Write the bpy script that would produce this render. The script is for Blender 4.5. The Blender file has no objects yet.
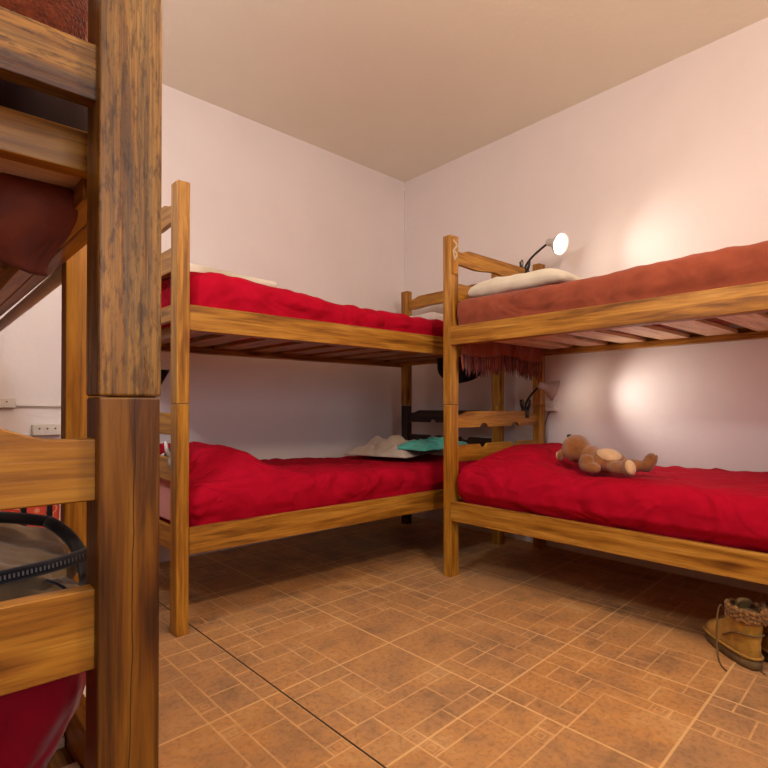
import bpy, bmesh, math, random
from mathutils import Vector, Matrix, noise
random.seed(7)
sc = bpy.context.scene
PI = math.pi

# ---------------------------------------------------------------- camera
YAW = math.radians(47.9)
cam_d = bpy.data.cameras.new('camera')
cam = bpy.data.objects.new('camera', cam_d); sc.collection.objects.link(cam)
cam_d.sensor_width = 36; cam_d.lens = 36 * 544 / 768
cam.location = (0, 0, 0.85)
cam.rotation_euler = (math.radians(90.5), 0, YAW - PI / 2)
cam_d.shift_y = 18.3 / 768
cam_d.clip_start = 0.02
sc.camera = cam

# ---------------------------------------------------------------- light
sc.view_settings.view_transform = 'Standard'
sc.view_settings.look = 'None'
sc.view_settings.exposure = 0.52
sc.view_settings.gamma = 1.0
sc.view_settings.use_curve_mapping = False
world = bpy.data.worlds.new('world'); sc.world = world; world.use_nodes = True
world.node_tree.nodes['Background'].inputs[0].default_value = (1.0, 0.85, 0.75, 1)
world.node_tree.nodes['Background'].inputs[1].default_value = 0.3

def light(name, kind, loc, energy, col, size=0.1, rot=None, sizey=None):
    d = bpy.data.lights.new(name, kind); d.energy = energy; d.color = col
    o = bpy.data.objects.new(name, d); sc.collection.objects.link(o); o.location = loc
    if kind == 'AREA':
        d.size = size
        if sizey: d.shape = 'RECTANGLE'; d.size_y = sizey
    else: d.shadow_soft_size = size
    if rot: o.rotation_euler = rot
    return o
# ceiling lamp of the room (behind the camera) and daylight through the window behind it
light('ceiling_lamp_light', 'POINT', (1.0, 0.15, 2.12), 44, (1.0, 0.78, 0.57), 0.08)
light('added_cool_light', 'POINT', (-0.15, 1.35, 2.15), 30, (0.86, 0.95, 1.0), 0.10)  # unseen cool source, added to whiten the left wall and ceiling
light('window_daylight', 'AREA', (0.1, -2.30, 1.75), 24, (0.86, 0.90, 1.0), 1.5, (math.radians(90), 0, 0), 1.1)

# ---------------------------------------------------------------- helpers
def new_mat(name):
    m = bpy.data.materials.new(name); m.use_nodes = True
    nt = m.node_tree; b = nt.nodes['Principled BSDF']
    return m, nt, b
def nd(nt, kind, **kw):
    n = nt.nodes.new(kind)
    for k, v in kw.items(): setattr(n, k, v)
    return n
def math_n(nt, op, a, b=None, c=None):
    n = nt.nodes.new('ShaderNodeMath'); n.operation = op
    for i, v in enumerate((a, b, c)):
        if v is None: continue
        if isinstance(v, (int, float)): n.inputs[i].default_value = v
        else: nt.links.new(v, n.inputs[i])
    return n.outputs[0]
def ramp(nt, fac, stops):
    n = nt.nodes.new('ShaderNodeValToRGB'); e = n.color_ramp.elements
    while len(e) < len(stops): e.new(0.5)
    for i, (p, c) in enumerate(stops):
        e[i].position = p; e[i].color = tuple(c) + (1,) if len(c) == 3 else c
    nt.links.new(fac, n.inputs[0]); return n.outputs[0]
def mixc(nt, fac, a, b, blend='MIX'):
    n = nt.nodes.new('ShaderNodeMix'); n.data_type = 'RGBA'; n.blend_type = blend
    for s, v in ((0, fac), (6, a), (7, b)):
        if isinstance(v, (int, float)): n.inputs[s].default_value = v
        elif isinstance(v, tuple): n.inputs[s].default_value = v + (1,) if len(v) == 3 else v
        else: nt.links.new(v, n.inputs[s])
    return n.outputs[2]
def bump(nt, b, h, strength, dist=0.002):
    n = nt.nodes.new('ShaderNodeBump'); n.inputs['Strength'].default_value = strength
    n.inputs['Distance'].default_value = dist
    nt.links.new(h, n.inputs['Height']); nt.links.new(n.outputs[0], b.inputs['Normal'])

def noise_t(nt, vec, scale, detail=4, rough=0.55, dist=0.0):
    n = nt.nodes.new('ShaderNodeTexNoise'); n.inputs['Scale'].default_value = scale
    n.inputs['Detail'].default_value = detail; n.inputs['Roughness'].default_value = rough
    n.inputs['Distortion'].default_value = dist
    nt.links.new(vec, n.inputs['Vector']); return n.outputs[0]

def wood(axis, tint='gold', crack=False, worn=False, name=None):
    m, nt, b = new_mat(name or 'wood_%s_%s' % (tint, axis))
    tc = nt.nodes.new('ShaderNodeTexCoord'); oi = nt.nodes.new('ShaderNodeObjectInfo')
    off = nd(nt, 'ShaderNodeVectorMath', operation='MULTIPLY_ADD')
    comb = nt.nodes.new('ShaderNodeCombineXYZ')
    for i in range(3): nt.links.new(oi.outputs['Random'], comb.inputs[i])
    nt.links.new(comb.outputs[0], off.inputs[0]); off.inputs[1].default_value = (7.3, 5.1, 9.7)
    nt.links.new(tc.outputs['Object'], off.inputs[2])
    s = {'x': (1.1, 16, 16), 'y': (16, 1.1, 16), 'z': (16, 16, 1.1)}[axis]
    mp = nt.nodes.new('ShaderNodeMapping'); mp.inputs['Scale'].default_value = s
    nt.links.new(off.outputs[0], mp.inputs['Vector'])
    n1 = noise_t(nt, mp.outputs[0], 2.2, 5, 0.6, 0.6)
    mp2 = nt.nodes.new('ShaderNodeMapping')
    s2 = {'x': (3, 90, 90), 'y': (90, 3, 90), 'z': (90, 90, 3)}[axis]
    mp2.inputs['Scale'].default_value = s2
    nt.links.new(off.outputs[0], mp2.inputs['Vector'])
    n2 = noise_t(nt, mp2.outputs[0], 2.0, 3, 0.6, 0.2)
    pal = {'gold': [(0.20, 0.066, 0.004), (0.36, 0.142, 0.011), (0.46, 0.20, 0.018), (0.56, 0.28, 0.035)],
           'honey': [(0.16, 0.056, 0.005), (0.33, 0.130, 0.012), (0.44, 0.195, 0.024), (0.55, 0.28, 0.05)],
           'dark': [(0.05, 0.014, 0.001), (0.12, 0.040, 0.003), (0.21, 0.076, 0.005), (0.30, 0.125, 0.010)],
           'umber': [(0.012, 0.005, 0.003), (0.03, 0.012, 0.006), (0.05, 0.02, 0.01), (0.08, 0.035, 0.015)],  # shade painted in, for the left bunk's far lower planks and post
           'pale': [(0.62, 0.36, 0.19), (0.80, 0.52, 0.31), (0.86, 0.60, 0.38), (0.92, 0.70, 0.48)]}[tint]
    c = ramp(nt, n1, [(0.32, pal[0]), (0.46, pal[1]), (0.56, pal[2]), (0.72, pal[3])])
    g = ramp(nt, n2, [(0.34, (0.35, 0.28, 0.22)), (0.52, (1, 1, 1))])
    c = mixc(nt, 0.5, c, g, 'MULTIPLY')
    # knots
    mp3 = nt.nodes.new('ShaderNodeMapping')
    s3 = {'x': (2.6, 11, 11), 'y': (11, 2.6, 11), 'z': (11, 11, 2.6)}[axis]
    mp3.inputs['Scale'].default_value = s3; nt.links.new(off.outputs[0], mp3.inputs['Vector'])
    vo = nt.nodes.new('ShaderNodeTexVoronoi'); vo.inputs['Scale'].default_value = 1.0
    nt.links.new(mp3.outputs[0], vo.inputs['Vector'])
    k = ramp(nt, vo.outputs['Distance'], [(0.05, (0.12, 0.05, 0.03)), (0.11, (0.5, 0.35, 0.25)), (0.20, (1, 1, 1))])
    c = mixc(nt, 0.8, c, k, 'MULTIPLY')
    if worn:
        w = noise_t(nt, mp2.outputs[0], 0.55, 7, 0.8, 0.6)
        wf = ramp(nt, w, [(0.40, (0, 0, 0)), (0.62, (1, 1, 1))])
        c = mixc(nt, math_n(nt, 'MULTIPLY', wf, 0.75), c, (0.10, 0.075, 0.035))
        sp = noise_t(nt, mp2.outputs[0], 1.1, 4, 0.7)
        c = mixc(nt, 0.6, c, ramp(nt, sp, [(0.42, (0.35, 0.28, 0.2)), (0.50, (1, 1, 1))]), 'MULTIPLY')
        mp4 = nt.nodes.new('ShaderNodeMapping'); mp4.inputs['Scale'].default_value = {'x': (14, 60, 60), 'y': (60, 14, 60), 'z': (60, 60, 14)}[axis]
        nt.links.new(off.outputs[0], mp4.inputs['Vector'])
        sq = noise_t(nt, mp4.outputs[0], 2.6, 4, 0.7)
        c = mixc(nt, 0.7, c, ramp(nt, sq, [(0.38, (0.25, 0.20, 0.13)), (0.50, (1, 1, 1)), (0.62, (1, 1, 1)), (0.70, (1.0, 1.0, 1.0))]), 'MULTIPLY')
    if crack:
        sp = nt.nodes.new('ShaderNodeSeparateXYZ'); nt.links.new(tc.outputs['Object'], sp.inputs[0])
        wob = noise_t(nt, tc.outputs['Object'], 6.0, 4, 0.6)
        pos = math_n(nt, 'ADD', math_n(nt, 'MULTIPLY', wob, 0.012), -0.046)
        pos = math_n(nt, 'ADD', pos, math_n(nt, 'MULTIPLY', sp.outputs[2], 0.014))
        d = math_n(nt, 'ABSOLUTE', math_n(nt, 'SUBTRACT', sp.outputs[1], math_n(nt, 'MULTIPLY', pos, -1.0)))
        f = math_n(nt, 'LESS_THAN', d, 0.0006)
        c = mixc(nt, math_n(nt, 'MULTIPLY', f, 0.9), c, (0.03, 0.012, 0.004))
    nt.links.new(c, b.inputs['Base Color'])
    b.inputs['Roughness'].default_value = 0.42; b.inputs['Specular IOR Level'].default_value = 0.35
    b.inputs['Coat Weight'].default_value = 0.12; b.inputs['Coat Roughness'].default_value = 0.25
    bump(nt, b, n2, 0.5 if worn else 0.25, 0.0015)
    return m

def fabric(name, col, rough=0.9, scale=600, strength=0.3, var=0.25, sheen=0.3, blot=8, dist=0.0008, folds=0.0):
    m, nt, b = new_mat(name)
    tc = nt.nodes.new('ShaderNodeTexCoord')
    n1 = noise_t(nt, tc.outputs['Object'], blot, 4, 0.6)
    dk = tuple(x * (1 - var) for x in col); lt = tuple(min(1, x * (1 + var)) for x in col)
    c = ramp(nt, n1, [(0.3, dk), (0.7, lt)])
    nt.links.new(c, b.inputs['Base Color'])
    b.inputs['Roughness'].default_value = rough
    b.inputs['Sheen Weight'].default_value = sheen
    b.inputs['Specular IOR Level'].default_value = 0.1
    n2 = noise_t(nt, tc.outputs['Object'], scale, 2, 0.5)
    bump(nt, b, n2, strength, dist)
    if folds:     # soft crumples of the cloth under the weave
        mp = nt.nodes.new('ShaderNodeMapping'); mp.inputs['Rotation'].default_value = (0.3, 0.2, 0.7); mp.inputs['Scale'].default_value = (1.0, 2.6, 1.4)
        nt.links.new(tc.outputs['Object'], mp.inputs['Vector'])
        n3 = noise_t(nt, mp.outputs[0], 3.2, 2, 0.5, 1.6)
        f = nt.nodes.new('ShaderNodeBump'); f.inputs['Strength'].default_value = folds; f.inputs['Distance'].default_value = 0.05
        nt.links.new(n3, f.inputs['Height'])
        for n in nt.nodes:
            if n.bl_idname == 'ShaderNodeBump' and n != f: nt.links.new(f.outputs[0], n.inputs['Normal'])
    return m
def plain(name, col, rough=0.5, metal=0.0, emit=None, es=0.0):
    m, nt, b = new_mat(name)
    tc = nt.nodes.new('ShaderNodeTexCoord')
    n1 = noise_t(nt, tc.outputs['Object'], 30, 3)
    c = ramp(nt, n1, [(0.3, tuple(x * 0.9 for x in col)), (0.7, col)])
    nt.links.new(c, b.inputs['Base Color'])
    b.inputs['Roughness'].default_value = rough; b.inputs['Metallic'].default_value = metal
    if emit:
        b.inputs['Emission Color'].default_value = emit + (1,); b.inputs['Emission Strength'].default_value = es
    return m

def link(name, bm, mat, parent=None, bevel=0.0, smooth=False, kind=None, bseg=2):
    me = bpy.data.meshes.new(name); bm.normal_update(); bm.to_mesh(me); bm.free()
    o = bpy.data.objects.new(name, me); sc.collection.objects.link(o)
    if mat: me.materials.append(mat)
    if smooth:
        for p in me.polygons: p.use_smooth = True
    if bevel:
        md = o.modifiers.new('bevel', 'BEVEL'); md.width = bevel; md.segments = bseg; md.limit_method = 'ANGLE'
        for p in me.polygons: p.use_smooth = True
        md.harden_normals = True
    if parent: o.parent = parent
    if kind: o['kind'] = kind
    return o
def empty(name, loc=(0, 0, 0), rz=0.0):
    o = bpy.data.objects.new(name, None); sc.collection.objects.link(o)
    o.location = loc; o.rotation_euler = (0, 0, rz); o.empty_display_size = 0.1
    return o
def tag(o, label, cat, group=None, kind=None):
    o['label'] = label; o['category'] = cat
    if group: o['group'] = group
    if kind: o['kind'] = kind
    return o
def box(bm, x0, x1, y0, y1, z0, z1):
    v = [bm.verts.new(p) for p in ((x0,y0,z0),(x1,y0,z0),(x1,y1,z0),(x0,y1,z0),(x0,y0,z1),(x1,y0,z1),(x1,y1,z1),(x0,y1,z1))]
    for f in ((0,3,2,1),(4,5,6,7),(0,1,5,4),(1,2,6,5),(2,3,7,6),(3,0,4,7)): bm.faces.new([v[i] for i in f])
    return bm
def bx(*a): return box(bmesh.new(), *a)

def tube(bm, pts, r, seg=8, cap=True):
    pts = [Vector(p) for p in pts]; n = len(pts)
    rs = r if isinstance(r, (list, tuple)) else [r] * n
    rings = []; prev = None
    for i, p in enumerate(pts):
        d = (pts[min(i + 1, n - 1)] - pts[max(i - 1, 0)])
        if d.length < 1e-9: d = Vector((0, 0, 1))
        d.normalize()
        if prev is None:
            up = Vector((0, 0, 1)) if abs(d.z) < 0.9 else Vector((1, 0, 0))
            a = d.cross(up).normalized()
        else:
            a = (prev - d * prev.dot(d))
            a = a.normalized() if a.length > 1e-6 else d.orthogonal().normalized()
        prev = a; b2 = d.cross(a)
        rings.append([bm.verts.new(p + (a * math.cos(t) + b2 * math.sin(t)) * rs[i]) for t in [2 * PI * k / seg for k in range(seg)]])
    for i in range(n - 1):
        for k in range(seg):
            bm.faces.new((rings[i][k], rings[i][(k + 1) % seg], rings[i + 1][(k + 1) % seg], rings[i + 1][k]))
    if cap:
        bm.faces.new(rings[0][::-1]); bm.faces.new(rings[-1])
    return bm
def bez(p0, p1, p2, p3, n=12):
    p0, p1, p2, p3 = map(Vector, (p0, p1, p2, p3)); out = []
    for i in range(n + 1):
        t = i / n; s = 1 - t
        out.append(p0 * s**3 + p1 * 3*s*s*t + p2 * 3*s*t*t + p3 * t**3)
    return out
def lathe(bm, prof, M=Matrix(), seg=28):
    rings = []
    for (r, z) in prof:
        rings.append([bm.verts.new(M @ Vector((r * math.cos(2*PI*k/seg), r * math.sin(2*PI*k/seg), z))) for k in range(seg)])
    for i in range(len(rings) - 1):
        for k in range(seg):
            bm.faces.new((rings[i][k], rings[i][(k+1) % seg], rings[i+1][(k+1) % seg], rings[i+1][k]))
    return bm
def ellipsoid(bm, c, r, rot=None, u=20, v=14):
    M = Matrix.Translation(c) @ (rot.to_4x4() if rot else Matrix()) @ Matrix.Diagonal((r[0], r[1], r[2], 1))
    bmesh.ops.create_uvsphere(bm, u_segments=u, v_segments=v, radius=1, matrix=M)
    return bm
def sheet(func, nu, nv, name, mat, parent=None, th=0.004):
    bm = bmesh.new()
    g = [[bm.verts.new(func(i / nu, j / nv)) for j in range(nv + 1)] for i in range(nu + 1)]
    for i in range(nu):
        for j in range(nv): bm.faces.new((g[i][j], g[i+1][j], g[i+1][j+1], g[i][j+1]))
    o = link(name, bm, mat, parent, smooth=True)
    md = o.modifiers.new('thick', 'SOLIDIFY'); md.thickness = th; md.offset = 0
    return o
def soft_box(x0, x1, y0, y1, z0, z1, r, step=0.03, disp=None):
    """box with round edges, dense enough to be displaced"""
    bm = bmesh.new(); idx = {}
    nx, ny, nz = [max(2, int(round((b - a) / step))) for a, b in ((x0, x1), (y0, y1), (z0, z1))]
    # cluster near edges
    def sp(a, b, n):
        rr = min(r, (b - a) / 2); out = [a, a + rr*0.12, a + rr*0.35, a + rr*0.65]
        k = max(1, n)
        out += [a + rr + (b - a - 2*rr) * i / k for i in range(k + 1)]
        out += [b - rr*0.65, b - rr*0.35, b - rr*0.12, b]
        res = []
        for v in out:
            if not res or v - res[-1] > 1e-5: res.append(v)
        return res
    X, Y, Z = sp(x0, x1, nx), sp(y0, y1, ny), sp(z0, z1, nz)
    def V(i, j, k):
        key = (i, j, k)
        if key in idx: return idx[key]
        p = Vector((X[i], Y[j], Z[k]))
        q = Vector((min(max(p.x, x0 + r), x1 - r), min(max(p.y, y0 + r), y1 - r), min(max(p.z, z0 + r), z1 - r)))
        if x1 - x0 < 2*r: q.x = (x0+x1)/2
        if y1 - y0 < 2*r: q.y = (y0+y1)/2
        if z1 - z0 < 2*r: q.z = (z0+z1)/2
        d = p - q; nrm = d.normalized() if d.length > 1e-9 else Vector((0, 0, 1))
        s = q + nrm * min(r, d.length if d.length < r else r)
        if disp: s = disp(s, nrm)
        idx[key] = bm.verts.new(s); return idx[key]
    a, b_, c = len(X) - 1, len(Y) - 1, len(Z) - 1
    def F(*q):
        try: bm.faces.new([V(*t) for t in q])
        except ValueError: pass
    for i in range(a):
        for j in range(b_):
            F((i,j,0),(i,j+1,0),(i+1,j+1,0),(i+1,j,0)); F((i,j,c),(i+1,j,c),(i+1,j+1,c),(i,j+1,c))
    for i in range(a):
        for k in range(c):
            F((i,0,k),(i+1,0,k),(i+1,0,k+1),(i,0,k+1)); F((i,b_,k),(i,b_,k+1),(i+1,b_,k+1),(i+1,b_,k))
    for j in range(b_):
        for k in range(c):
            F((0,j,k),(0,j,k+1),(0,j+1,k+1),(0,j+1,k)); F((a,j,k),(a,j+1,k),(a,j+1,k+1),(a,j,k+1))
    return bm
def sstep(a, b, x):
    t = min(1, max(0, (x - a) / (b - a))); return t * t * (3 - 2 * t)
def fn(x, y, z, s): return noise.noise(Vector((x * s, y * s, z * s)))

# ---------------------------------------------------------------- materials
W = {}
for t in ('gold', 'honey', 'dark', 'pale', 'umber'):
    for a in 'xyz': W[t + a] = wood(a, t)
worn_z = wood('z', 'honey', worn=True, name='wood_worn_z'); worn_y = wood('y', 'honey', worn=True, name='wood_worn_y')
crack_z = wood('z', 'dark', crack=True, name='wood_cracked_z')
red = fabric('red_cover', (0.40, 0.002, 0.018), 0.9, 500, 0.25, 0.12, 0.0, folds=0.8)
maroon = fabric('maroon_yarn', (0.07, 0.010, 0.016), 0.9, 400, 0.3, 0.2)
wine = fabric('wine_cover', (0.22, 0.002, 0.012), 0.9, 500, 0.25, 0.2, 0.1, folds=0.9)
rust = fabric('rust_shawl', (0.27, 0.062, 0.032), 0.9, 500, 0.4, 0.22, 0.1, folds=0.6)
terry = fabric('terry_blanket', (0.30, 0.060, 0.018), 1.0, 260, 1.0, 0.35, 0.5, 120, 0.004)
brown = fabric('brown_cloth', (0.16, 0.035, 0.018), 0.95, 400, 0.4, 0.3, 0.1, folds=0.9)
darkcloth = fabric('dark_mattress', (0.030, 0.010, 0.010), 0.95, 300, 0.3, 0.3)
black_f = fabric('black_cloth', (0.012, 0.010, 0.014), 0.95, 300, 0.3, 0.3)
cream = fabric('cream_cotton', (0.66, 0.58, 0.46), 0.9, 400, 0.3, 0.1)
shirt_f = fabric('shirt_cotton', (0.50, 0.40, 0.33), 0.9, 400, 0.3, 0.12)
white_f = fabric('white_cotton', (0.72, 0.62, 0.58), 0.9, 400, 0.3, 0.08)
pink_f = fabric('pink_sheet', (0.66, 0.20, 0.16), 0.9, 400, 0.3, 0.08)
teal = fabric('teal_cotton', (0.06, 0.42, 0.34), 0.9, 400, 0.3, 0.2)
tick = fabric('mattress_ticking', (0.10, 0.065, 0.05), 0.9, 300, 0.3, 0.15)
plush = fabric('plush_brown', (0.28, 0.095, 0.022), 1.0, 500, 1.0, 0.3, 0.5, 30, 0.003)
plush_l = fabric('plush_cream', (0.66, 0.40, 0.22), 1.0, 500, 0.9, 0.15, 0.5, 30, 0.002)
canvas = fabric('bag_canvas', (0.13, 0.083, 0.045), 0.85, 300, 0.5, 0.35, 0.2, 14)
boot_l = fabric('boot_leather', (0.40, 0.20, 0.030), 0.65, 200, 0.5, 0.3, 0.1, 25)
boot_d = fabric('boot_knit', (0.22, 0.10, 0.03), 0.95, 150, 1.0, 0.6, 0.2, 90, 0.004)
boot_s = fabric('boot_sole', (0.16, 0.10, 0.045), 0.8, 150, 0.5, 0.3, 0.0, 20)
black = plain('black_plastic', (0.018, 0.018, 0.018), 0.4)
steel = plain('steel', (0.35, 0.35, 0.34), 0.35, 0.9)
shade_w = plain('white_shade', (0.62, 0.55, 0.50), 0.45)
bulb_m = plain('bulb_glow', (1, 1, 1), 0.5, 0, (1.0, 0.90, 0.76), 22)
socket_m = plain('socket_plastic', (0.70, 0.62, 0.55), 0.5)
tape = plain('pale_paint', (0.60, 0.50, 0.36), 0.8)

def wall_mat(name, c1, c2):
    m, nt, b = new_mat(name)
    tc = nt.nodes.new('ShaderNodeTexCoord')
    n = noise_t(nt, tc.outputs['Object'], 2.5, 5, 0.6)
    nt.links.new(ramp(nt, n, [(0.35, c1), (0.65, c2)]), b.inputs['Base Color'])
    b.inputs['Roughness'].default_value = 0.75
    n2 = noise_t(nt, tc.outputs['Object'], 22, 6, 0.65)
    bump(nt, b, n2, 0.25, 0.006)
    return m
wall_m = wall_mat('wall_paint', (0.80, 0.69, 0.66), (0.83, 0.72, 0.69))
ceil_m = wall_mat('ceiling_paint', (0.88, 0.82, 0.68), (0.90, 0.84, 0.70))

def floor_mat():
    m, nt, b = new_mat('floor_tiles')
    tc = nt.nodes.new('ShaderNodeTexCoord'); sp = nt.nodes.new('ShaderNodeSeparateXYZ')
    nt.links.new(tc.outputs['Object'], sp.inputs[0])
    TX, TY = 0.4685, 0.465
    x = math_n(nt, 'SUBTRACT', sp.outputs[0], 0.865)
    y = math_n(nt, 'SUBTRACT', math_n(nt, 'SUBTRACT', sp.outputs[1], 0.955), math_n(nt, 'MULTIPLY', x, 0.062))
    x = math_n(nt, 'DIVIDE', x, TX); y = math_n(nt, 'DIVIDE', y, TY)
    iu = math_n(nt, 'FLOOR', x); iv = math_n(nt, 'FLOOR', y)
    u = math_n(nt, 'SUBTRACT', x, iu); v = math_n(nt, 'SUBTRACT', y, iv)
    # distance to the tile edges
    eu = math_n(nt, 'MINIMUM', u, math_n(nt, 'SUBTRACT', 1.0, u)); ev = math_n(nt, 'MINIMUM', v, math_n(nt, 'SUBTRACT', 1.0, v))
    edge = math_n(nt, 'MINIMUM', eu, ev)
    grout = math_n(nt, 'LESS_THAN', edge, 0.0075)
    # one dark open joint
    cr = math_n(nt, 'MULTIPLY', math_n(nt, 'LESS_THAN', math_n(nt, 'ABSOLUTE', math_n(nt, 'SUBTRACT', sp.outputs[0], 0.8665)), 0.0032),
                math_n(nt, 'GREATER_THAN', sp.outputs[1], 0.95))
    # flips
    pu = math_n(nt, 'PINGPONG', math_n(nt, 'ADD', iu, 40.0), 1.0); pv = math_n(nt, 'PINGPONG', math_n(nt, 'ADD', iv, 40.0), 1.0)
    def flip(a, f):
        return math_n(nt, 'ABSOLUTE', math_n(nt, 'SUBTRACT', f, a))
    fu = flip(u, pu); fv = flip(v, pv)
    sw = math_n(nt, 'MULTIPLY', pu, 1.0)
    U = math_n(nt, 'ADD', math_n(nt, 'MULTIPLY', fv, sw), math_n(nt, 'MULTIPLY', fu, math_n(nt, 'SUBTRACT', 1.0, sw)))
    V = math_n(nt, 'ADD', math_n(nt, 'MULTIPLY', fu, sw), math_n(nt, 'MULTIPLY', fv, math_n(nt, 'SUBTRACT', 1.0, sw)))
    segs = [(0,.58,.5,.58),(.37,.85,.37,.37),(.5,1,.5,.49),(0,.85,.5,.85),(0,.2,.25,.2),(0,.37,1,.37),(.5,.49,1,.49),
            (.25,.37,.25,0),(.25,.13,.61,.13),(.61,.13,.61,0),(.34,0,.34,.13),(.13,.58,.13,.37),(.88,.49,.88,.37),
            (.22,1,.22,.85),(.73,.37,.73,.13),(.61,.13,1,.13),(.86,.13,.86,0)]
    acc = None
    for (a0, b0, a1, b1) in segs:
        cx, cy, hw, hh = (a0+a1)/2, (b0+b1)/2, abs(a1-a0)/2 + .006, abs(b1-b0)/2 + .006
        du = math_n(nt, 'LESS_THAN', math_n(nt, 'ABSOLUTE', math_n(nt, 'SUBTRACT', U, cx)), hw)
        dv = math_n(nt, 'LESS_THAN', math_n(nt, 'ABSOLUTE', math_n(nt, 'SUBTRACT', V, cy)), hh)
        s = math_n(nt, 'MULTIPLY', du, dv)
        acc = s if acc is None else math_n(nt, 'MAXIMUM', acc, s)
    for (cx, cy, R_) in ((.435, .535, .048), (.297, .065, .045), (.82, .43, .05)):
        a = math_n(nt, 'ABSOLUTE', math_n(nt, 'SUBTRACT', U, cx)); c = math_n(nt, 'ABSOLUTE', math_n(nt, 'SUBTRACT', V, cy))
        d = math_n(nt, 'MAXIMUM', a, c)
        for rr in (R_, R_ * .45):
            s = math_n(nt, 'LESS_THAN', math_n(nt, 'ABSOLUTE', math_n(nt, 'SUBTRACT', d, rr)), .0055)
            acc = math_n(nt, 'MAXIMUM', acc, math_n(nt, 'MULTIPLY', s, 0.45))
    # tile colour
    wn = nt.nodes.new('ShaderNodeTexWhiteNoise'); cb = nt.nodes.new('ShaderNodeCombineXYZ')
    nt.links.new(iu, cb.inputs[0]); nt.links.new(iv, cb.inputs[1]); nt.links.new(cb.outputs[0], wn.inputs['Vector'])
    n1 = noise_t(nt, tc.outputs['Object'], 5.5, 6, 0.62, 0.3)
    c = ramp(nt, n1, [(0.30, (0.27, 0.135, 0.055)), (0.44, (0.44, 0.215, 0.085)), (0.55, (0.54, 0.25, 0.080)), (0.68, (0.60, 0.32, 0.125))])
    c = mixc(nt, math_n(nt, 'MULTIPLY', wn.outputs[0], 0.45), c, (0.37, 0.215, 0.115))
    n2 = noise_t(nt, tc.outputs['Object'], 60, 5, 0.7)
    c = mixc(nt, 0.4, c, ramp(nt, n2, [(0.38, (0.45, 0.40, 0.35)), (0.52, (1, 1, 1))]), 'MULTIPLY')
    wear = noise_t(nt, tc.outputs['Object'], 7, 3)
    wf = math_n(nt, 'MULTIPLY', ramp(nt, wear, [(0.30, (0.35, 0.35, 0.35)), (0.6, (1, 1, 1))]), 0.75)
    c = mixc(nt, math_n(nt, 'MULTIPLY', acc, wf), c, (0.74, 0.42, 0.18))
    c = mixc(nt, math_n(nt, 'MULTIPLY', grout, 0.75), c, (0.76, 0.46, 0.20))
    c = mixc(nt, cr, c, (0.05, 0.025, 0.01))
    nt.links.new(c, b.inputs['Base Color'])
    b.inputs['Roughness'].default_value = 0.55
    hgt = math_n(nt, 'SUBTRACT', 1.0, math_n(nt, 'MAXIMUM', math_n(nt, 'MULTIPLY', acc, 0.6), grout))
    hgt = math_n(nt, 'ADD', hgt, math_n(nt, 'MULTIPLY', n2, 0.25))
    bump(nt, b, hgt, 0.35, 0.002)
    return m

# ---------------------------------------------------------------- room shell
XW, YW, XB, YB, ZC = 3.0, 3.08, -1.55, -2.45, 2.632
def struct(name, bm, m, **k):
    return link(name, bm, m, kind='structure', **k)
TL, TR = math.tan(math.radians(1.4)), math.tan(math.radians(1.1))
def yw(x): return YW - (XW - x) * TL          # the left wall is a little out of square
def xw(y): return XW - (YW - y) * TR + .004   # and so is the right wall
def quad(pts, z0, z1):
    bm = bmesh.new(); a = [bm.verts.new((x, y, z0)) for x, y in pts]; b = [bm.verts.new((x, y, z1)) for x, y in pts]
    bm.faces.new(a[::-1]); bm.faces.new(b)
    for i in range(len(pts)): j = (i + 1) % len(pts); bm.faces.new((a[i], a[j], b[j], b[i]))
    return bm
struct('floor', bx(XB, XW, YB, YW, -0.05, 0), floor_mat())
struct('ceiling', bx(XB - .1, XW + .12, YB - .1, YW + .12, ZC, ZC + 0.08), ceil_m)
struct('wall_left', quad([(XB - .1, yw(XB - .1)), (XW, yw(XW)), (XW, YW + .12), (XB - .1, YW + .12)], -0.05, ZC), wall_m)
struct('wall_right', quad([(xw(YB), YB), (XW + .12, YB), (XW + .12, YW), (xw(YW), YW)], -0.05, ZC), wall_m)
dark_wall = wall_mat('low_bounce_wall', (0.22, 0.15, 0.11), (0.26, 0.18, 0.13))  # unseen walls coloured dark to cut the bounced light
struct('wall_near', bx(XB - 0.1, XB, YB, YW, -0.05, ZC), dark_wall)
bm = bmesh.new()
wx0, wx1, wz0, wz1 = -0.7, 0.9, 1.05, 2.25
box(bm, XB - .1, wx0, YB - .1, YB, -.05, ZC); box(bm, wx1, XW + .1, YB - .1, YB, -.05, ZC)
box(bm, wx0, wx1, YB - .1, YB, -.05, wz0); box(bm, wx0, wx1, YB - .1, YB, wz1, ZC)
struct('wall_back', bm, dark_wall)
bm = bmesh.new()
box(bm, wx0, wx0 + .05, YB - .08, YB - .02, wz0, wz1); box(bm, wx1 - .05, wx1, YB - .08, YB - .02, wz0, wz1)
box(bm, wx0 + .05, wx1 - .05, YB - .08, YB - .02, wz0, wz0 + .05); box(bm, wx0 + .05, wx1 - .05, YB - .08, YB - .02, wz1 - .05, wz1)
box(bm, .08, .12, YB - .07, YB - .03, wz0 + .05, wz1 - .05)
struct('window_1', bm, W['darkx'])
# ceiling lamp (behind the camera)
t = empty('ceiling_lamp', (1.0, 0.15, ZC))
tag(t, 'bare hanging ceiling bulb on a cord behind the camera', 'lamp')
link('cord', tube(bmesh.new(), [(0, 0, -.04), (0, 0, -.32)], .004), black, t)
link('rose', lathe(bmesh.new(), [(0.0, -.002), (.05, -.002), (.05, -.02), (.02, -.05), (0, -.05)]), shade_w, t, smooth=True)
link('lamp_holder', lathe(bmesh.new(), [(0, -.31), (.02, -.31), (.02, -.36), (0, -.36)]), shade_w, t, smooth=True)

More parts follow.
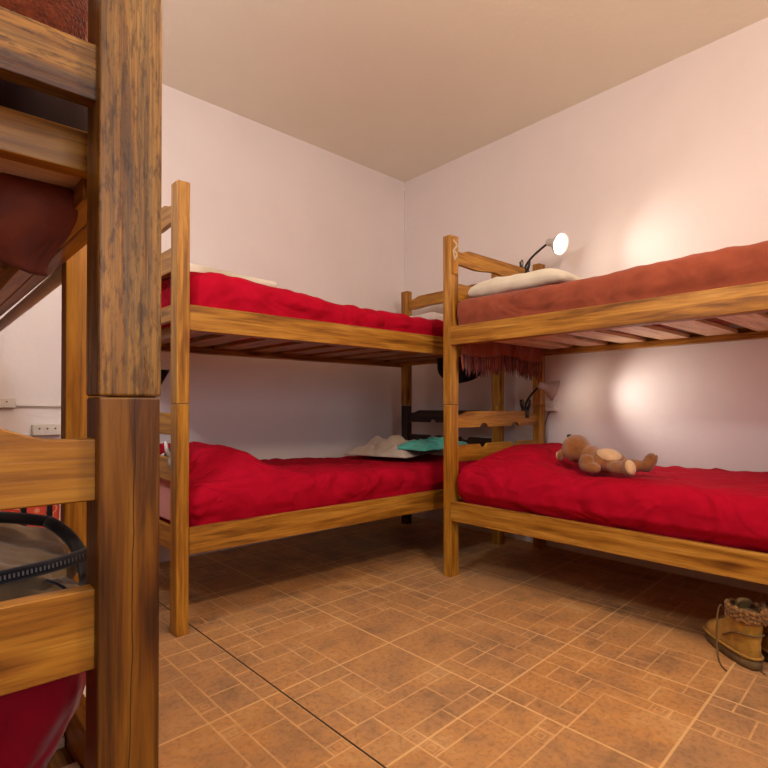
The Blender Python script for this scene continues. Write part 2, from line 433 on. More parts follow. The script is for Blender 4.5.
t = empty('added_tube_lamp', (-0.15, 1.35, ZC)); tag(t, 'unseen tube lamp added above the foreground bunk to whiten the left wall', 'lamp')  # made-up fixture that carries the added cool light
link('housing', bx(-.30, .30, -.035, .035, -.36, -.31), shade_w, t, .004)
for sx in (-.25, .25): link('added_lamp_hanger', tube(bmesh.new(), [(sx, 0, -.31), (sx, 0, -.002)], .003, 6), steel, t)
link('tube', tube(bmesh.new(), [(-.28, 0, -.38), (.28, 0, -.38)], .013, 12), bulb_m, t, smooth=True)  # tube of the added lamp

# ---------------------------------------------------------------- bunk bed
L, WD, PX, PY = 2.02, 0.875, 0.049, 0.064
ZJ = 0.862
NEAR = 0.06
def plank_bm(kind, z0, z1, x0=0.0115, x1=0.0335, y0=PY - 0.008, y1=WD - PY + 0.008, drop=0.018):
    """end plank with a shaped outline; y runs along the plank"""
    n = 72; wl = y1 - y0; top, bot = [], []
    for i in range(n + 1):
        s = i / n; d = min(s, 1 - s) * wl; y = y0 + wl * s
        a, b = z1, z0
        if kind in ('crown', 'notch_low'): a = z1 - drop * (1 - sstep(0.045, 0.12, d))
        if kind == 'crown':
            b = z0 + 0.010 * (1 - math.cos(2 * PI * min(1, max(0, (s - .14) / .72)))) * 0.5 + 0.003 * math.sin(s * 2 * PI * 3)
        for c in (0.31, 0.69):
            q = abs(s - c) * wl
            if q < 0.034:
                dep = math.sqrt(max(0, 0.034**2 - q * q)) * 0.62
                if kind == 'notch_low': b = z0 + dep
                if kind == 'notch_top': a = z1 - dep
        top.append((y, a)); bot.append((y, b))
    bm = bmesh.new(); R0 = []
    for x in (x0, x1):
        R0.append(([bm.verts.new((x, y, z)) for y, z in bot], [bm.verts.new((x, y, z)) for y, z in top]))
    (b0, t0), (b1, t1) = R0
    for i in range(n):
        bm.faces.new((b0[i], t0[i], t0[i+1], b0[i+1])); bm.faces.new((b1[i], b1[i+1], t1[i+1], t1[i]))
        bm.faces.new((t0[i], t1[i], t1[i+1], t0[i+1])); bm.faces.new((b0[i], b0[i+1], b1[i+1], b1[i]))
    bm.faces.new((b0[0], b1[0], t1[0], t0[0])); bm.faces.new((b0[n], t0[n], t1[n], b1[n]))
    return bm
def bunk(loc, rz, H, up, lo, label, Lx=2.02, head_rail=True, far_shade=False, tone=('gold', 'honey', 'gold', 'pale'), special=False, dark_far=False, joint=ZJ):
    L = Lx; PY = .067 if special else .064
    t = empty('bunk_bed', loc, rz); tag(t, label, 'bunk bed', 'wooden bunk beds')
    tp, tr, tpl, ts = tone
    for ex in (0, 1):
        for ey in (0, 1):
            x0 = 0 if ex == 0 else L - PX; y0 = 0 if ey == 0 else WD - PY
            first = special and ex == 0 and ey == 0
            link('lower_post', bx(x0 + .0008, x0 + PX - .0008, y0 + .0008, y0 + PY - .0008, 0, joint - .001), crack_z if first else W[('umber' if far_shade and ex and ey else tp) + 'z'], t, .003)
            link('upper_post', bx(x0, x0 + PX, y0, y0 + PY, joint, H), worn_z if first else W[tr + 'z'], t, .003)
        def P(kind, z0, z1, mat, nm='end_plank', **k):
            bm = plank_bm(kind, z0, z1, **k)
            if ex:
                for v in bm.verts: v.co.x = L - v.co.x
                bmesh.ops.reverse_faces(bm, faces=bm.faces[:])
            return link(nm, bm, mat, t, .002, bseg=1)
        my = W[tpl + 'y']
        P('crown', H - 0.138, H - 0.050, my); P('flat', H - 0.325, H - 0.232, my)
        P('flat', 1.181, 1.243, worn_y if (special and not ex) else my)
        ml = W['umbery'] if far_shade and ex else my  # shade at the far end is put into the lower planks' colour
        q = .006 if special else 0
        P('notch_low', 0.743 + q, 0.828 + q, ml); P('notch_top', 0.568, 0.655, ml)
        e0 = .022 if special else .005
        if ex or head_rail: P('flat', up[0] + e0, up[0] + e0 + .049, my, 'end_rail', x0=0.085, x1=0.11, y0=.03, y1=WD - .03)
        P('flat', lo[0] + .01, lo[1] - .005, my, 'end_rail')
    for (z0, z1) in (up, lo):
        for ey in (0, 1):
            y0 = 0.0 if ey == 0 else WD - .026
            link('side_rail', bx(PX + .0005, L - PX - .0005, y0, y0 + .026, z0, z1), W[tr + 'x'], t, .003)
            y2 = .0265 if ey == 0 else WD - .0265 - .028
            link('ledger', bx(PX + .07, L - PX - .07, y2, y2 + .028, z0, z0 + .030), W[tr + 'x'], t, .002)
        n = 9
        for k in range(n):
            x = 0.115 + (L - .23 - .13) * k / (n - 1)
            link('slat', bx(x, x + .130, .028, WD - .028, z0 + .0305, z0 + .048), W[ts + 'y'], t, .002, bseg=1)
    return t

LB = (0.779, 2.004); RB = (2.067, 1.842); FB = (0.2285, 0.632)
UPL, LOL = (1.139, 1.236), (0.295, 0.396)
UPR, LOR = (1.160, 1.252), (0.283, 0.380)
UPF, LOF = (1.108, 1.222), (0.295, 0.396)
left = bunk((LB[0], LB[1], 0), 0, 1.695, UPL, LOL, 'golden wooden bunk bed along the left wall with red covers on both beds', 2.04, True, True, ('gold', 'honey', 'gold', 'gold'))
right = bunk((RB[0], RB[1], 0), -PI/2, 1.715, UPR, LOR, 'golden wooden bunk bed along the right wall with a stuffed animal on its lower bed', 2.02, False)
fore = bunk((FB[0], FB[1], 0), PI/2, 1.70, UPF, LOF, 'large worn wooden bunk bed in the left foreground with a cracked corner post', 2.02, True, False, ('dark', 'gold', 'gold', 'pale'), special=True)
# painted mark on the front post of the right bunk
bm = bmesh.new()
box(bm, PX + .0005, PX + .006, .010, .054, 1.52, 1.705)
ns = link('nailed_strip', bm, W['goldz'], right, .001, bseg=1)
bm = bmesh.new()
for (ya, za, yb, zb) in ((.014, 1.690, .048, 1.668), (.048, 1.668, .018, 1.640), (.018, 1.640, .044, 1.622), (.044, 1.622, .026, 1.590), (.026, 1.590, .014, 1.640)):
    d = Vector((0, yb - ya, zb - za)).normalized(); nn = Vector((0, -d.z, d.y)) * .0045
    a, b_ = Vector((0, ya, za)), Vector((0, yb, zb)); vs = []
    for x in (PX + .0062, PX + .0075):
        vs.append([bm.verts.new(Vector((x, 0, 0)) + q) for q in (a - nn, b_ - nn, b_ + nn, a + nn)])
    bm.faces.new(vs[0][::-1]); bm.faces.new(vs[1])
    for i in range(4): bm.faces.new((vs[0][i], vs[0][(i+1) % 4], vs[1][(i+1) % 4], vs[1][i]))
o = link('painted_mark', bm, tape, ns); o['label'] = 'pale zigzag painted mark'

# ladder of the foreground bunk (fixed to its side rails)
fl = fore
lad_y0 = -0.058
for x in (0.185, 0.475):
    link('ladder_upright', bx(x, x + .034, lad_y0, lad_y0 + .057, 0.350, 1.185), W['darkz'] if x < .2 else W['goldz'], fl, .003)
for z in (0.50, 0.76):
    link('ladder_rung', bx(.2195, .4745, lad_y0 + .008, lad_y0 + .03, z, z + .035), W['goldx'], fl, .003)
link('ladder_bolt', tube(bmesh.new(), [(.492, lad_y0 - .003, 1.165), (.492, lad_y0 + .062, 1.165)], .004), steel, fl)
link('ladder_bolt', tube(bmesh.new(), [(.492, lad_y0 - .003, .375), (.492, lad_y0 + .062, .375)], .004), steel, fl)

# ---------------------------------------------------------------- mattresses and covers (bunk-local coordinates)
def place(o, loc, rz):
    o.location = (loc[0], loc[1], 0); o.rotation_euler = (0, 0, rz); return o
def mattress(loc, rz, zb, zt, label, mat, x0=.125, x1=L - .125, y0=.045):
    o = link('mattress', soft_box(x0, x1, y0, WD - .045, zb, zt, .035, .10), mat, smooth=True)
    tag(o, label, 'mattress', 'bunk mattresses'); return place(o, loc, rz)
def cover(name, mat, x0, x1, y0, y1, zb, zt, r, hump, seed, amp=.008, step=.022, bulge=0, zr=0, crease=1.0):
    def disp(p, n):
        k = sstep(zb + .02, zt - .01, p.z)
        q = p.copy()
        q.z += hump(p.x, p.y) * k
        a = fn(p.x + seed, p.y * 1.7, p.z * 2.5, 3.3) * amp * 1.2 + fn(p.x * 1.4 + seed, p.y, p.z, 9) * amp * .7
        # creases: sharp ridges of a warped noise, stronger near the head end
        wx = p.x + .12 * fn(p.x + seed, p.y, p.z, 3)
        wy = p.y + .12 * fn(p.x, p.y + seed, p.z, 3)
        r1 = max(0, 1 - abs(fn(wx * 1.0 + seed, wy * .45, p.z * .8, 7.0)) * 3.2) ** 2
        r2 = max(0, 1 - abs(fn(wx * .8 - seed, wy * .9, p.z * 1.2, 12.0)) * 3.0) ** 2
        e = (1 + .5 * (1 - sstep(.12, .6, p.x))) * (.45 if n.z > .3 else 1)
        a += (r1 * .010 + r2 * .005) * e * crease
        # long folds that run over the side
        a += amp * .55 * abs(fn(p.x * 1.0 + .5 * p.z + seed, p.y * .35, p.z * .3, 13)) * 2
        lim = n * min(a, .018) if n.z < .5 else n * a
        q += lim * (0.3 + .7 * k)
        if bulge and p.y < .3: q.y -= bulge * sstep(zr + .004, zr + .05, p.z) * (1 - sstep(.05, .3, p.y)) * sstep(.045, .075, p.x)
        return q
    o = link(name, soft_box(x0, x1, y0, y1, zb, zt, r, step, disp), mat, smooth=True)
    return o
zs = lambda r: r[0] + .0485
# pink sheet hanging at the near end of the lower left bed
o = link('pink_sheet', soft_box(.036, .050, .10, .78, .40, .560, .006, .04), pink_f, smooth=True); place(o, LB, 0)
tag(o, 'pink sheet edge hanging behind the near end planks of the lower left bed', 'sheet')
# left upper
mattress(LB, 0, zs(UPL), 1.318, 'mattress of the upper left bed, hidden under the red cover except its end', tick)
hL = lambda x, y: .045 * (1 - sstep(.30, .95, x)) * sstep(-.25, .25, y) - .004 * x + .01 * (1 - sstep(.1, .5, x))
o = cover('bed_cover', red, .060, L - .20, .034, WD - .034, zs(UPL) + .001, 1.340, .05, hL, 3.1, .010, bulge=.008, zr=UPL[1]); place(o, LB, 0)
tag(o, 'bright red cover on the upper bed of the left bunk', 'bed cover', 'red bed covers')
o = cover('sheet', cream, .075, .55, .20, WD - .037, 1.40, 1.432, .015, lambda x, y: .012 * (1 - sstep(.2, .55, x)), 8.1, .004, crease=.3); place(o, LB, 0)
tag(o, 'cream folded sheet edge above the red cover of the upper left bed', 'sheet')
o = link('pillow', soft_box(L - .40, L - .075, .20, .72, 1.345, 1.425, .04, .04, lambda p, n: p + n * fn(p.x, p.y, p.z, 9) * .012 - Vector((0, 0, .02 * sstep(.12, .2, abs(p.x - L + .24))))), white_f, smooth=True); place(o, LB, 0)
tag(o, 'pale pink-white pillow at the far end of the upper left bed', 'pillow')
# left lower
mattress(LB, 0, zs(LOL), .505, 'mattress of the lower left bed under the red cover', tick)
def hLL(x, y):
    return .115 * (1 - sstep(.34, .62, x)) * sstep(.02, .30, y) * (0.10 + .90 * sstep(.08, .24, x)) + .012 * math.sin(x * 3.2) + .004
o = cover('bed_cover', red, .062, L - .12, .034, WD - .034, zs(LOL) + .001, .535, .06, hLL, 11.7, .009, bulge=.012, zr=LOL[1]); place(o, LB, 0)
tag(o, 'deep red cover over a pillow on the lower bed of the left bunk', 'bed cover', 'red bed covers')
# right lower
mattress(RB, -PI/2, zs(LOR), .505, 'mattress of the lower right bed, hidden under the red cover', tick)
def hRL(x, y):
    return .085 * (1 - sstep(.28, .70, x)) * sstep(-.02, .30, y) * (.35 + .65 * sstep(.06, .20, x)) + .01
o = cover('bed_cover', red, .060, L - .12, .034, WD - .034, zs(LOR) + .001, .546, .075, hRL, 21.3, .008, bulge=.030, zr=LOR[1]); place(o, RB, -PI/2)
tag(o, 'bright red cover under the stuffed animal on the lower right bed', 'bed cover', 'red bed covers')
# right upper
mattress(RB, -PI/2, zs(UPR), 1.345, 'dark mattress of the upper right bed, seen between the slats', tick)
hRU = lambda x, y: .010 + .010 * sstep(.6, 1.7, x)
sh = cover('fringed_blanket', rust, .060, L - .12, .032, WD - .034, zs(UPR) + .001, 1.372, .04, hRU, 33.9, .006, crease=.45, bulge=.012, zr=UPR[1]); place(sh, RB, -PI/2)
tag(sh, 'rust brown fringed blanket over the upper bed of the right bunk', 'blanket')
# its end hangs down inside the head end of the bunk
def hang(u, v):
    y = .066 + .735 * u; z = 1.215 - .092 * v - .012 * math.sin(u * 9) * v
    return Vector((.066 + .006 * math.sin(u * 40) + .004 * math.sin(u * 17 + v * 3), y, z))
he = sheet(hang, 60, 6, 'hanging_end', rust, sh)
bm = bmesh.new(); nf = 135
for k in range(nf):
    u = (k + .5) / nf; p = hang(u, 1.0); l = random.uniform(.075, .115); f0 = len(bm.faces)
    j = random.uniform(-.012, .012); j2 = random.uniform(-.008, .008)
    tube(bm, bez(p, p + Vector((random.uniform(-.004, .004), j, -l*.4)), p + Vector((0, -j, -l*.7)), p + Vector((0, j2, -l)), 5), [.0028]*5 + [.001], 5)
    if random.random() < .4:
        bm.faces.ensure_lookup_table()
        for f in bm.faces[f0:]: f.material_index = 1
fr = link('fringe', bm, rust, he, smooth=True); fr.data.materials.append(maroon)
def pil(p, n):
    e = sstep(.0, .16, min(p.x + .02, .66 - p.x)); q = p.copy()
    q.z = 1.400 + (p.z - 1.400) * (.45 + .65 * e); return q + n * (fn(p.x, p.y, p.z, 6) * .010 + fn(p.x, p.y, 1, 22) * .006)
pw = link('pillow', soft_box(.062, .62, .09, .74, 1.400, 1.470, .034, .03, pil), cream, smooth=True); place(pw, RB, -PI/2)
tag(pw, 'cream pillow at the head of the upper right bed, beside the lit lamp', 'pillow')
# foreground upper
mattress(FB, PI/2, zs(UPF), 1.31, 'dark mattress of the upper foreground bed, seen below the top end plank', darkcloth, y0=.029)
hF = lambda x, y: .03 + .05 * sstep(.02, .30, x)
o = cover('blanket', terry, .070, L - .12, .045, WD - .034, 1.2715, 1.345, .055, hF, 41.3, .012); place(o, FB, PI/2)
tag(o, 'fuzzy rust brown blanket on the upper bed of the foreground bunk', 'blanket')
# foreground lower
mattress(FB, PI/2, zs(LOF), .505, 'mattress of the lower foreground bed under the wine red cover', darkcloth, y0=.14)
def dF(p, n):
    q = p.copy()
    q += n * (.014 * fn(p.x, p.y, p.z * .5, 12) + .012 * max(0, 1 - abs(fn(p.x, p.y + .5 * p.z, p.z * .4, 14)) * 3) ** 2)
    if n.y < .2: q.y += .06 * (1 - sstep(.36, .56, p.z)) * (1 - sstep(.1, .5, p.x))
    if p.x < .3:
        q.x += .010 * math.sin(p.y * 38 + p.z * 16) + .006 * math.sin(p.y * 70 - p.z * 20) + .006
    return q
o = link('bed_cover', soft_box(.072, L - .12, .050, WD - .034, zs(LOF) + .001, .545, .035, .02, dF), wine, smooth=True); place(o, FB, PI/2)
tag(o, 'wine red cover bunched at the end of the lower foreground bed', 'bed cover', 'red bed covers')

# hanging brown cloth under the upper foreground bed (world coordinates)
def hc(u, v):
    top = Vector((-.20, .80, 1.134)).lerp(Vector((.172, .80, 1.134)), u)
    bot = Vector((-.16, .84, 1.095)).lerp(Vector((.155, .79, 1.018)), u ** 1.2)
    p = top.lerp(bot, v)
    p.y += .030 * math.sin(u * 19 + v * 3) * v + .010 * math.sin(u * 37 - v * 4) * v
    p.x += .012 * math.sin(v * 5) * (u)
    return p
o = sheet(hc, 50, 18, 'hanging_blanket', brown, None, .006)
tag(o, 'dark brown cloth corner hanging below the upper foreground bed', 'cloth')
# pale conduit-like roll beside the rail
o = link('white_pole', tube(bmesh.new(), [(.243, 1.16, 1.108), (.243, 2.10, 1.097)], .013, 14), socket_m, smooth=True)
tag(o, 'pale round pole running under the side rail of the upper foreground bed', 'pole')

# ---------------------------------------------------------------- bag on the lower foreground bed
bag = empty('duffel_bag', (-.085, .90, .562)); tag(bag, 'grey-brown canvas bag with a black zip on the lower foreground bed', 'bag')
def bd(p, n):
    q = p.copy(); e = sstep(0, .20, .30 - p.x)
    q.z = p.z * (.62 + .38 * e)
    q += n * (.026 * fn(p.x, p.y, p.z, 7) - .034 * max(0, .12 - abs(fn(p.x, p.y * .6, p.z, 9))) / .12 * .5 + .012 * abs(fn(p.x, p.y, p.z, 17)) + .006 * fn(p.x, p.y, p.z, 40))
    if q.z < .004: q.z = .004
    return q
bbody = link('body', soft_box(-.36, .28, -.17, .20, 0.004, .128, .06, .012, bd), canvas, bag, smooth=True)
zp = [Vector((-.36 + .65 * k / 30, -.190 + .012 * math.sin(k * .6) + .08 * (k / 30) ** 5, .086 + .018 * (k / 30) ** 4)) for k in range(31)]
bm = bmesh.new()
tube(bm, zp, .0085, 8); zt_ = link('zip_tape', bm, black_f, bag, smooth=True)
bm = bmesh.new()
for k in range(150):
    f = k / 150 * 29.9; i = int(f); p = zp[i].lerp(zp[i + 1], f - i)
    box(bm, p.x - .0009, p.x + .0009, p.y - .0100, p.y - .007, p.z - .0005, p.z + .0040)
link('zip_teeth', bm, steel, zt_)
bm = bmesh.new()
tube(bm, bez((-.36, .04, .150), (-.1, .02, .160), (.12, .04, .158), (.25, .0, .125), 18), .008, 8)
tube(bm, bez((.25, .0, .125), (.29, -.03, .10), (.285, -.10, .06), (.26, -.15, .04), 10), .009, 8)
link('strap', bm, black_f, bag, smooth=True)
link('flap', soft_box(-.34, .02, .02, .22, .12, .165, .02, .03, lambda p, n: p + n * .02 * fn(p.x, p.y, p.z, 6)), canvas, bag, smooth=True)
link('seam', tube(bmesh.new(), bez((-.06, -.17, .125), (-.03, -.195, .10), (.05, -.19, .09), (.09, -.185, .065), 10), .004, 6), brown, bbody, smooth=True)
link('zip_pull', tube(bmesh.new(), bez((.22, -.16, .085), (.25, -.175, .075), (.24, -.19, .055), (.25, -.18, .045), 8), .002, 6), black_f, zt_, smooth=True)
link('rivet', lathe(bmesh.new(), [(0, 0), (.006, 0), (.008, .003), (.006, .005), (0, .005)], Matrix.Translation((-.158, -.186, .10)) @ Matrix.Rotation(PI/2, 4, 'X'), 14), steel, bag, smooth=True)

# things seen through the foreground bunk, beyond it
tb = empty('tote_bag', (.42, 2.88, 0), 0.1); tag(tb, 'red patterned bag with dark straps standing by the left wall', 'bag')
m, nt, b = new_mat('red_print'); tc = nt.nodes.new('ShaderNodeTexCoord')
vo = nt.nodes.new('ShaderNodeTexVoronoi'); vo.inputs['Scale'].default_value = 16; nt.links.new(tc.outputs['Object'], vo.inputs['Vector'])
nt.links.new(ramp(nt, vo.outputs['Distance'], [(.28, (.75, .06, .03)), (.32, (.85, .50, .30)), (.40, (.75, .08, .04))]), b.inputs['Base Color']); b.inputs['Roughness'].default_value = .8
link('body', soft_box(-.17, .15, -.06, .06, 0.002, .47, .03, .04, lambda p, n: p + n * .006 * fn(p.x, p.y, p.z, 7)), m, tb, smooth=True)
for x in (-.11, .0, .10): link('strap', bx(x - .011, x + .011, -.074, -.067, .02, .46), black_f, tb, .002)
ct = link('cloth_bundle', soft_box(.31, .50, 1.50, 1.72, 0.002, .13, .06, .02, lambda p, n: p + n * (.02 * fn(p.x, p.y, p.z, 8) + .01 * fn(p.x, p.y, p.z, 22)) * (1 if p.z > .02 else 0)), cream, smooth=True)
tag(ct, 'cream cloth bundle on the floor behind the foreground bunk', 'cloth bundle')

# ---------------------------------------------------------------- clip lamps
def clip_lamp(loc, head, axis, label, lit=0.0, beam=None):
    """loc: top edge of the plank; head: centre of the shade mouth; axis: where the lamp points"""
    t = empty('clip_lamp', loc); tag(t, label, 'lamp', 'clip-on reading lamps')
    # clamp: two jaws over a plank whose thickness runs along Y
    bm = bmesh.new()
    for s in (-1, 1):
        box(bm, -.016, .016, s * .0125 - .0008 + (0 if s > 0 else -.004), s * .0125 + .0008 + (.004 if s > 0 else 0), -.042, .012)
        y = s * .017
        tube(bm, [(0, y, .008), (0, s * .028, .035), (0, s * .032, .066)], [.009, .008, .006], 8)
    tube(bm, [(-.018, 0, .014), (.018, 0, .014)], .012, 10)
    cl = link('clamp', bm, black, t, smooth=True)
    bm = bmesh.new(); pts = []
    for k in range(33):
        a = 2 * PI * k / 32; pts.append((-.03 + .010 * math.cos(a), .0, .045 + .020 * math.sin(a)))
    tube(bm, pts, .003, 6, False)
    link('spring_handle', bm, black, cl, smooth=True)
    h = Vector(head) - Vector(loc); ax = Vector(axis).normalized()
    back = h - ax * .088
    link('arm', tube(bmesh.new(), bez((0, 0, .015), (0, 0, .07), tuple(back - ax * .02 - Vector((0, 0, .02))), tuple(back), 12), .0065, 10), black, t, smooth=True)
    M = Matrix.Translation(back) @ ax.to_track_quat('Z', 'Y').to_matrix().to_4x4()
    prof = [(.0, -.012), (.016, -.010), (.021, 0), (.021, .026), (.026, .036), (.048, .062), (.062, .088), (.0600, .088), (.046, .0635), (.024, .0385), (.0185, .030), (0, .030)]
    shd = link('lamp_shade', lathe(bmesh.new(), prof, M, 36), shade_w, t, smooth=True)
    bmat = bulb_m if lit else shade_w
    bm = lathe(bmesh.new(), [(.0, .031), (.011, .031), (.012, .044), (.024, .060), (.0265, .072), (.020, .088), (.009, .0945), (.0, .0955)], M, 20)
    link('bulb', bm, bmat, shd, smooth=True)
    if lit:
        p = Vector(loc) + back + ax * .075
        l = light('bulb_light', 'SPOT', p, lit, (1.0, .92, .82), .03)
        l.data.spot_size = math.radians(104); l.data.spot_blend = 1.0
        l.rotation_euler = (-(Vector(beam).normalized() if beam else ax)).to_track_quat('Z', 'Y').to_euler()
        l.location = Vector(loc) + h + ax * .012
    return t
PLY = RB[1] - 0.0225
clip_lamp((2.765, PLY, 1.647), (2.74, 1.57, 1.752), (-.10, -.93, -.34), 'lit clip-on lamp on the top head plank of the right bunk', 10, (.0, -1, -.10))
clip_lamp((2.765, PLY, .828), (2.74, 1.606, .940), (.60, -.72, -.34), 'clip-on lamp on the lower head plank of the right bunk, shining on the wall', 15, (.0, -1, -.04))
# third one, hidden for the most part by the near post of the left bunk
t3 = clip_lamp((LB[0] + .0225, 2.088, .655), (LB[0] + .078, 2.236, .582), (.14, -.73, -.67), 'white clip-on lamp behind the near corner post of the lower left bed', 0)
for ch in t3.children:
    if ch.name.startswith('clamp'):
        ch.rotation_euler = (0, 0, PI/2)
        for q in [ch] + list(ch.children): q.data.materials[0] = shade_w

# ---------------------------------------------------------------- sockets and cables
def socket(name, c, half, axis, label):
    """axis 'x' : on the right wall, 'y' : on the left wall"""
    t = empty(name, c); tag(t, label, 'socket')
    w, h, d = half
    if axis == 'x':
        link('housing', bx(-d, 0, -w, w, -h, h), socket_m, t, .004)
        for s in (-.6, .0, .6): link('outlet', tube(bmesh.new(), [(-d - .002, s * w * .9, 0), (-d + .002, s * w * .9, 0)], h * .35, 12), black if 0 else shade_w, t, smooth=False)
    else:
        link('housing', bx(-w, w, -d, 0, -h, h), socket_m, t, .004)
        for s in (-.6, .0, .6):
            link('outlet', tube(bmesh.new(), [(s * w * .9, -d - .002, .006), (s * w * .9, -d + .002, .006)], h * .16, 12), brown, t, smooth=False)
    return t
s = socket('wall_socket', (xw(1.765), 1.765, .852), (.034, .028, .035), 'x', 'pale wall socket box beside the lower lamp on the right wall')
link('cable', tube(bmesh.new(), bez((-.012, .012, -.026), (-.02, .05, -.09), (-.02, .05, -.14), (-.012, .035, -.30), 14), .003, 6), black, s, smooth=True)
s = socket('wall_socket', (.345, yw(.345) - .001, .868), (.075, .022, .03), 'y', 'pale wall socket box with a cable on the left wall behind the foreground bunk')
link('cable', tube(bmesh.new(), [(.075, -.008, -.012), (.20, -.008, -.012), (.33, -.008, -.014)], .005, 6), socket_m, s, smooth=True)
link('cable_clip', bx(.325, .34, -.016, 0, -.035, .025), brown, s, .002)
s = socket('adapter_box', (.545, yw(.545) - .001, .742), (.060, .026, .04), 'y', 'small pale adapter box low on the left wall, right of the socket')
# small flat black triangle behind the left bunk
o = sheet(lambda u, v: Vector((1.05 + .086 * u * (1 - v) + .03 * v, yw(1.1) - .012, 1.055 - .10 * v)), 4, 6, 'black_triangle', black_f, None, .004)
tag(o, 'small flat black triangle on the left wall beside the left bunk', 'cloth')

# ---------------------------------------------------------------- crumpled clothes on the lower left bed
def crumple(cx, cy, a, b_, z0, hgt, ang, seed, mat, name, label):
    ca, sa = math.cos(ang), math.sin(ang)
    def f(u, v):
        x, y = (u - .5) * 2, (v - .5) * 2
        rr = 1 + .16 * fn(x * .8, y * .8, seed, 1.7)
        edge = max(0, 1 - max(abs(x), abs(y)) ** 3)
        z = z0 + .004 + hgt * edge * (.55 + .9 * abs(fn(x * 1.3 + seed, y * 1.3, seed, 1.6)) + .35 * abs(fn(x, y, seed, 4.5)))
        X, Y = x * a * rr, y * b_ * rr
        return Vector((cx + X * ca - Y * sa, cy + X * sa + Y * ca, z))
    o = sheet(f, 44, 36, name, mat, None, .004); return tag(o, label, 'clothes')
crumple(2.33, 2.50, .24, .22, .556, .085, .3, 2.2, shirt_f, 'crumpled_shirt', 'cream crumpled cloth under the teal one on the lower left bed')
crumple(2.45, 2.27, .24, .13, .600, .050, .12, 7.7, teal, 'crumpled_towel', 'teal green crumpled cloth on the far end of the lower left bed')
# dark cloth that sags under the far end of the upper left bed
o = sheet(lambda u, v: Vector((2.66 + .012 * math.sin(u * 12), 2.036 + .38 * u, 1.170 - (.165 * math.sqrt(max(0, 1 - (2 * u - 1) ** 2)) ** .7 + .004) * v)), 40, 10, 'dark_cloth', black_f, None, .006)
tag(o, 'black cloth sagging under the far end of the upper left bed', 'cloth')

# ---------------------------------------------------------------- stuffed animal
bear = empty('stuffed_animal', (2.255, 1.085, .572), math.radians(-95)); tag(bear, 'brown plush bear lying on its back on the red cover of the lower right bed', 'stuffed animal')
def rem(o, vox=.005, it=6):
    md = o.modifiers.new('remesh', 'REMESH'); md.mode = 'VOXEL'; md.voxel_size = vox; md.use_smooth_shade = True
    md = o.modifiers.new('smooth', 'SMOOTH'); md.iterations = it; md.factor = .6
E3 = lambda a, b_, c: Matrix.Rotation(c, 3, 'Z') @ Matrix.Rotation(b_, 3, 'Y') @ Matrix.Rotation(a, 3, 'X')
# local frame: +x towards the feet, +z up; y<0 is the side of the camera
bm = bmesh.new()
ellipsoid(bm, (0, 0, .050), (.098, .062, .050), E3(0, .10, 0))       # body
ellipsoid(bm, (-.07, 0, .068), (.045, .050, .042))
ellipsoid(bm, (-.143, 0, .092), (.062, .064, .064), E3(0, -.5, 0))    # head
ellipsoid(bm, (-.163, .0, .122), (.030, .034, .026), E3(0, -.6, 0))  # muzzle
ellipsoid(bm, (-.196, -.045, .060), (.014, .022, .026), E3(.3, 0, .3))  # ears
ellipsoid(bm, (-.196, .045, .060), (.014, .022, .026), E3(-.3, 0, -.3))
ellipsoid(bm, (-.050, -.070, .040), (.034, .026, .042), E3(.2, .5, 0))  # arms
ellipsoid(bm, (-.020, -.082, .024), (.042, .023, .023), E3(0, .1, .2))
ellipsoid(bm, (-.060, .062, .055), (.055, .024, .026), E3(0, .3, -.5))
ellipsoid(bm, (-.030, .085, .040), (.036, .022, .022))
ellipsoid(bm, (.080, -.048, .030), (.055, .028, .028), E3(0, .05, -.20))  # legs
ellipsoid(bm, (.090, .045, .034), (.058, .028, .028), E3(0, .0, .12))
ellipsoid(bm, (.132, -.062, .036), (.030, .026, .038), E3(0, -.4, -.2))   # feet
ellipsoid(bm, (.155, .055, .050), (.026, .026, .044), E3(0, .4, .1))
body = link('body', bm, plush, bear, smooth=True); rem(body)
bm = ellipsoid(bmesh.new(), (.020, -.018, .068), (.060, .040, .036), E3(.25, .12, 0)); rem(link('belly_patch', bm, plush_l, bear, smooth=True), .004, 3)
bm = ellipsoid(bmesh.new(), (-.204, -.050, .060), (.008, .014, .018), E3(.3, 0, .3)); link('inner_ear', bm, plush_l, bear, smooth=True)
bm = ellipsoid(bmesh.new(), (.143, -.070, .038), (.020, .021, .031), E3(0, -.4, -.3)); link('foot_sole', bm, plush_l, bear, smooth=True)
bm = ellipsoid(bmesh.new(), (.175, .055, .056), (.010, .019, .030), E3(0, .4, .1)); link('foot_sole', bm, plush, bear, smooth=True)
link('nose', ellipsoid(bmesh.new(), (-.175, -.006, .148), (.011, .014, .008), None, 12, 8), black, bear, smooth=True)
for s_ in (-1, 1): link('eye', ellipsoid(bmesh.new(), (-.188, s_ * .024, .112), (.0055, .0055, .0055), None, 10, 8), black, bear, smooth=True)
link('mouth', tube(bmesh.new(), bez((-.165, -.030, .130), (-.150, -.028, .148), (-.150, .028, .148), (-.165, .030, .130), 10), .002, 6), black, bear, smooth=True)

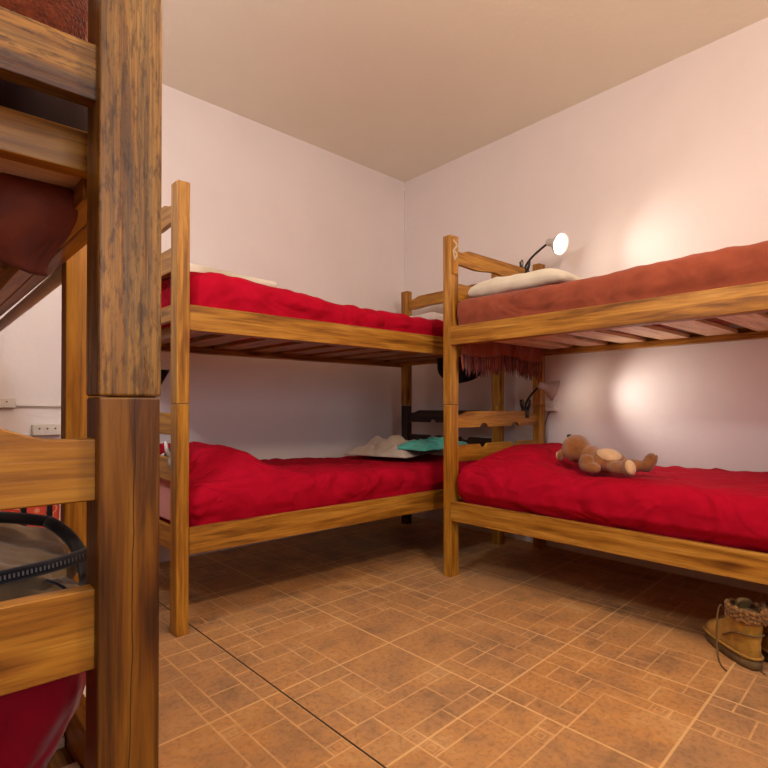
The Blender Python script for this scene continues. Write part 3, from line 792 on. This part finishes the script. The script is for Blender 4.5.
# ---------------------------------------------------------------- boots
def boot(loc, rz, label):
    t = empty('boot', loc, rz); tag(t, label, 'boot', 'tan ankle boots')
    def outline(x0, x1, w, n=32):
        cx, a = (x0 + x1) / 2, (x1 - x0) / 2; out = []
        for k in range(n):
            th = 2 * PI * k / n; c, s = math.cos(th), math.sin(th)
            x = cx + a * math.copysign(abs(c) ** .75, c); f = .80 + .20 * sstep(x0, x1, x) if a > .09 else 1.0
            out.append((x, w * f * math.copysign(abs(s) ** .75, s)))
        return out
    def loft(bm, rings, cap0=True, cap1=True):
        R0 = [[bm.verts.new((x, y, z + dz(x) if dz else z)) for x, y in outline(a, b_, w)] for (z, a, b_, w, dz) in rings]
        n = len(R0[0])
        for i in range(len(R0) - 1):
            for k in range(n): bm.faces.new((R0[i][k], R0[i][(k+1) % n], R0[i+1][(k+1) % n], R0[i+1][k]))
        if cap0: bm.faces.new(R0[0][::-1])
        if cap1: bm.faces.new(R0[-1])
        return bm
    link('sole', loft(bmesh.new(), [(.001, -.002, .262, .044, None), (.012, -.006, .268, .048, None), (.028, -.006, .268, .048, None), (.032, -.002, .262, .045, None)]), boot_s, t, smooth=True)
    rg = [(.030, -.001, .262, .044, None), (.050, -.003, .262, .046, None), (.068, -.002, .252, .045, None), (.084, .000, .222, .043, None),
          (.100, .002, .180, .041, None), (.120, .003, .145, .040, None), (.142, .002, .122, .040, None), (.165, -.003, .114, .041, None)]
    link('upper', loft(bmesh.new(), rg), boot_l, t, smooth=True)
    link('welt', tube(bmesh.new(), [(x, y * 1.03, .040) for x, y in outline(-.006, .268, .048)] + [(outline(-.006, .268, .048)[0][0], 0, .040)], .0045, 6), boot_l, t, smooth=True)
    link('seam_band', tube(bmesh.new(), [(x, y * 1.01, .112 - .05 * sstep(.02, .15, x)) for x, y in outline(-.002, .150, .0425)][4:29], .003, 6), boot_s, t, smooth=True)
    bm = bmesh.new(); ro = outline(-.010, .116, .046); n = len(ro)
    for row in range(3):
        for k in range(n):
            x, y = ro[k]; ellipsoid(bm, (x, y, .158 + .013 * row + .004 * math.sin(k * 2.3)), (.008, .008, .009), None, 8, 6)
    link('knit_collar', bm, boot_d, t, smooth=True)
    link('tongue', soft_box(.075, .098, -.024, .024, .13, .214, .0114, .006, lambda p, n: p + Vector((-.02 * sstep(.17, .22, p.z) - 12 * p.y * p.y, 0, -10 * p.y * p.y * sstep(.17, .2, p.z)))), boot_s, t, smooth=True)
    link('lining', loft(bmesh.new(), [(.166, .006, .104, .032, None), (.178, .004, .106, .034, None)]), boot_s, t, smooth=True)
    bm = bmesh.new()
    for i in range(4):
        x, z = .118 + .020 * i, .150 - .018 * i
        tube(bm, [(x, -.026, z - .004), (x + .004, 0, z + .006), (x, .026, z - .004)], .003, 6)
    tube(bm, bez((.118, .040, .165), (.108, .066, .20), (.118, .066, .06), (.085, .075, .012), 14), .0028, 6)
    tube(bm, bez((.085, .075, .012), (.06, .085, .003), (.03, .10, .004), (-.01, .10, .004), 10), .0028, 6)
    link('laces', bm, boot_s, t, smooth=True)
    return t
boot((2.068, .50, 0), math.radians(45), 'tan ankle boot with knitted collar and loose laces under the right bunk')
boot((2.133, .412, 0), math.radians(45), 'tan ankle boot of the pair nearest the right edge of the photo')
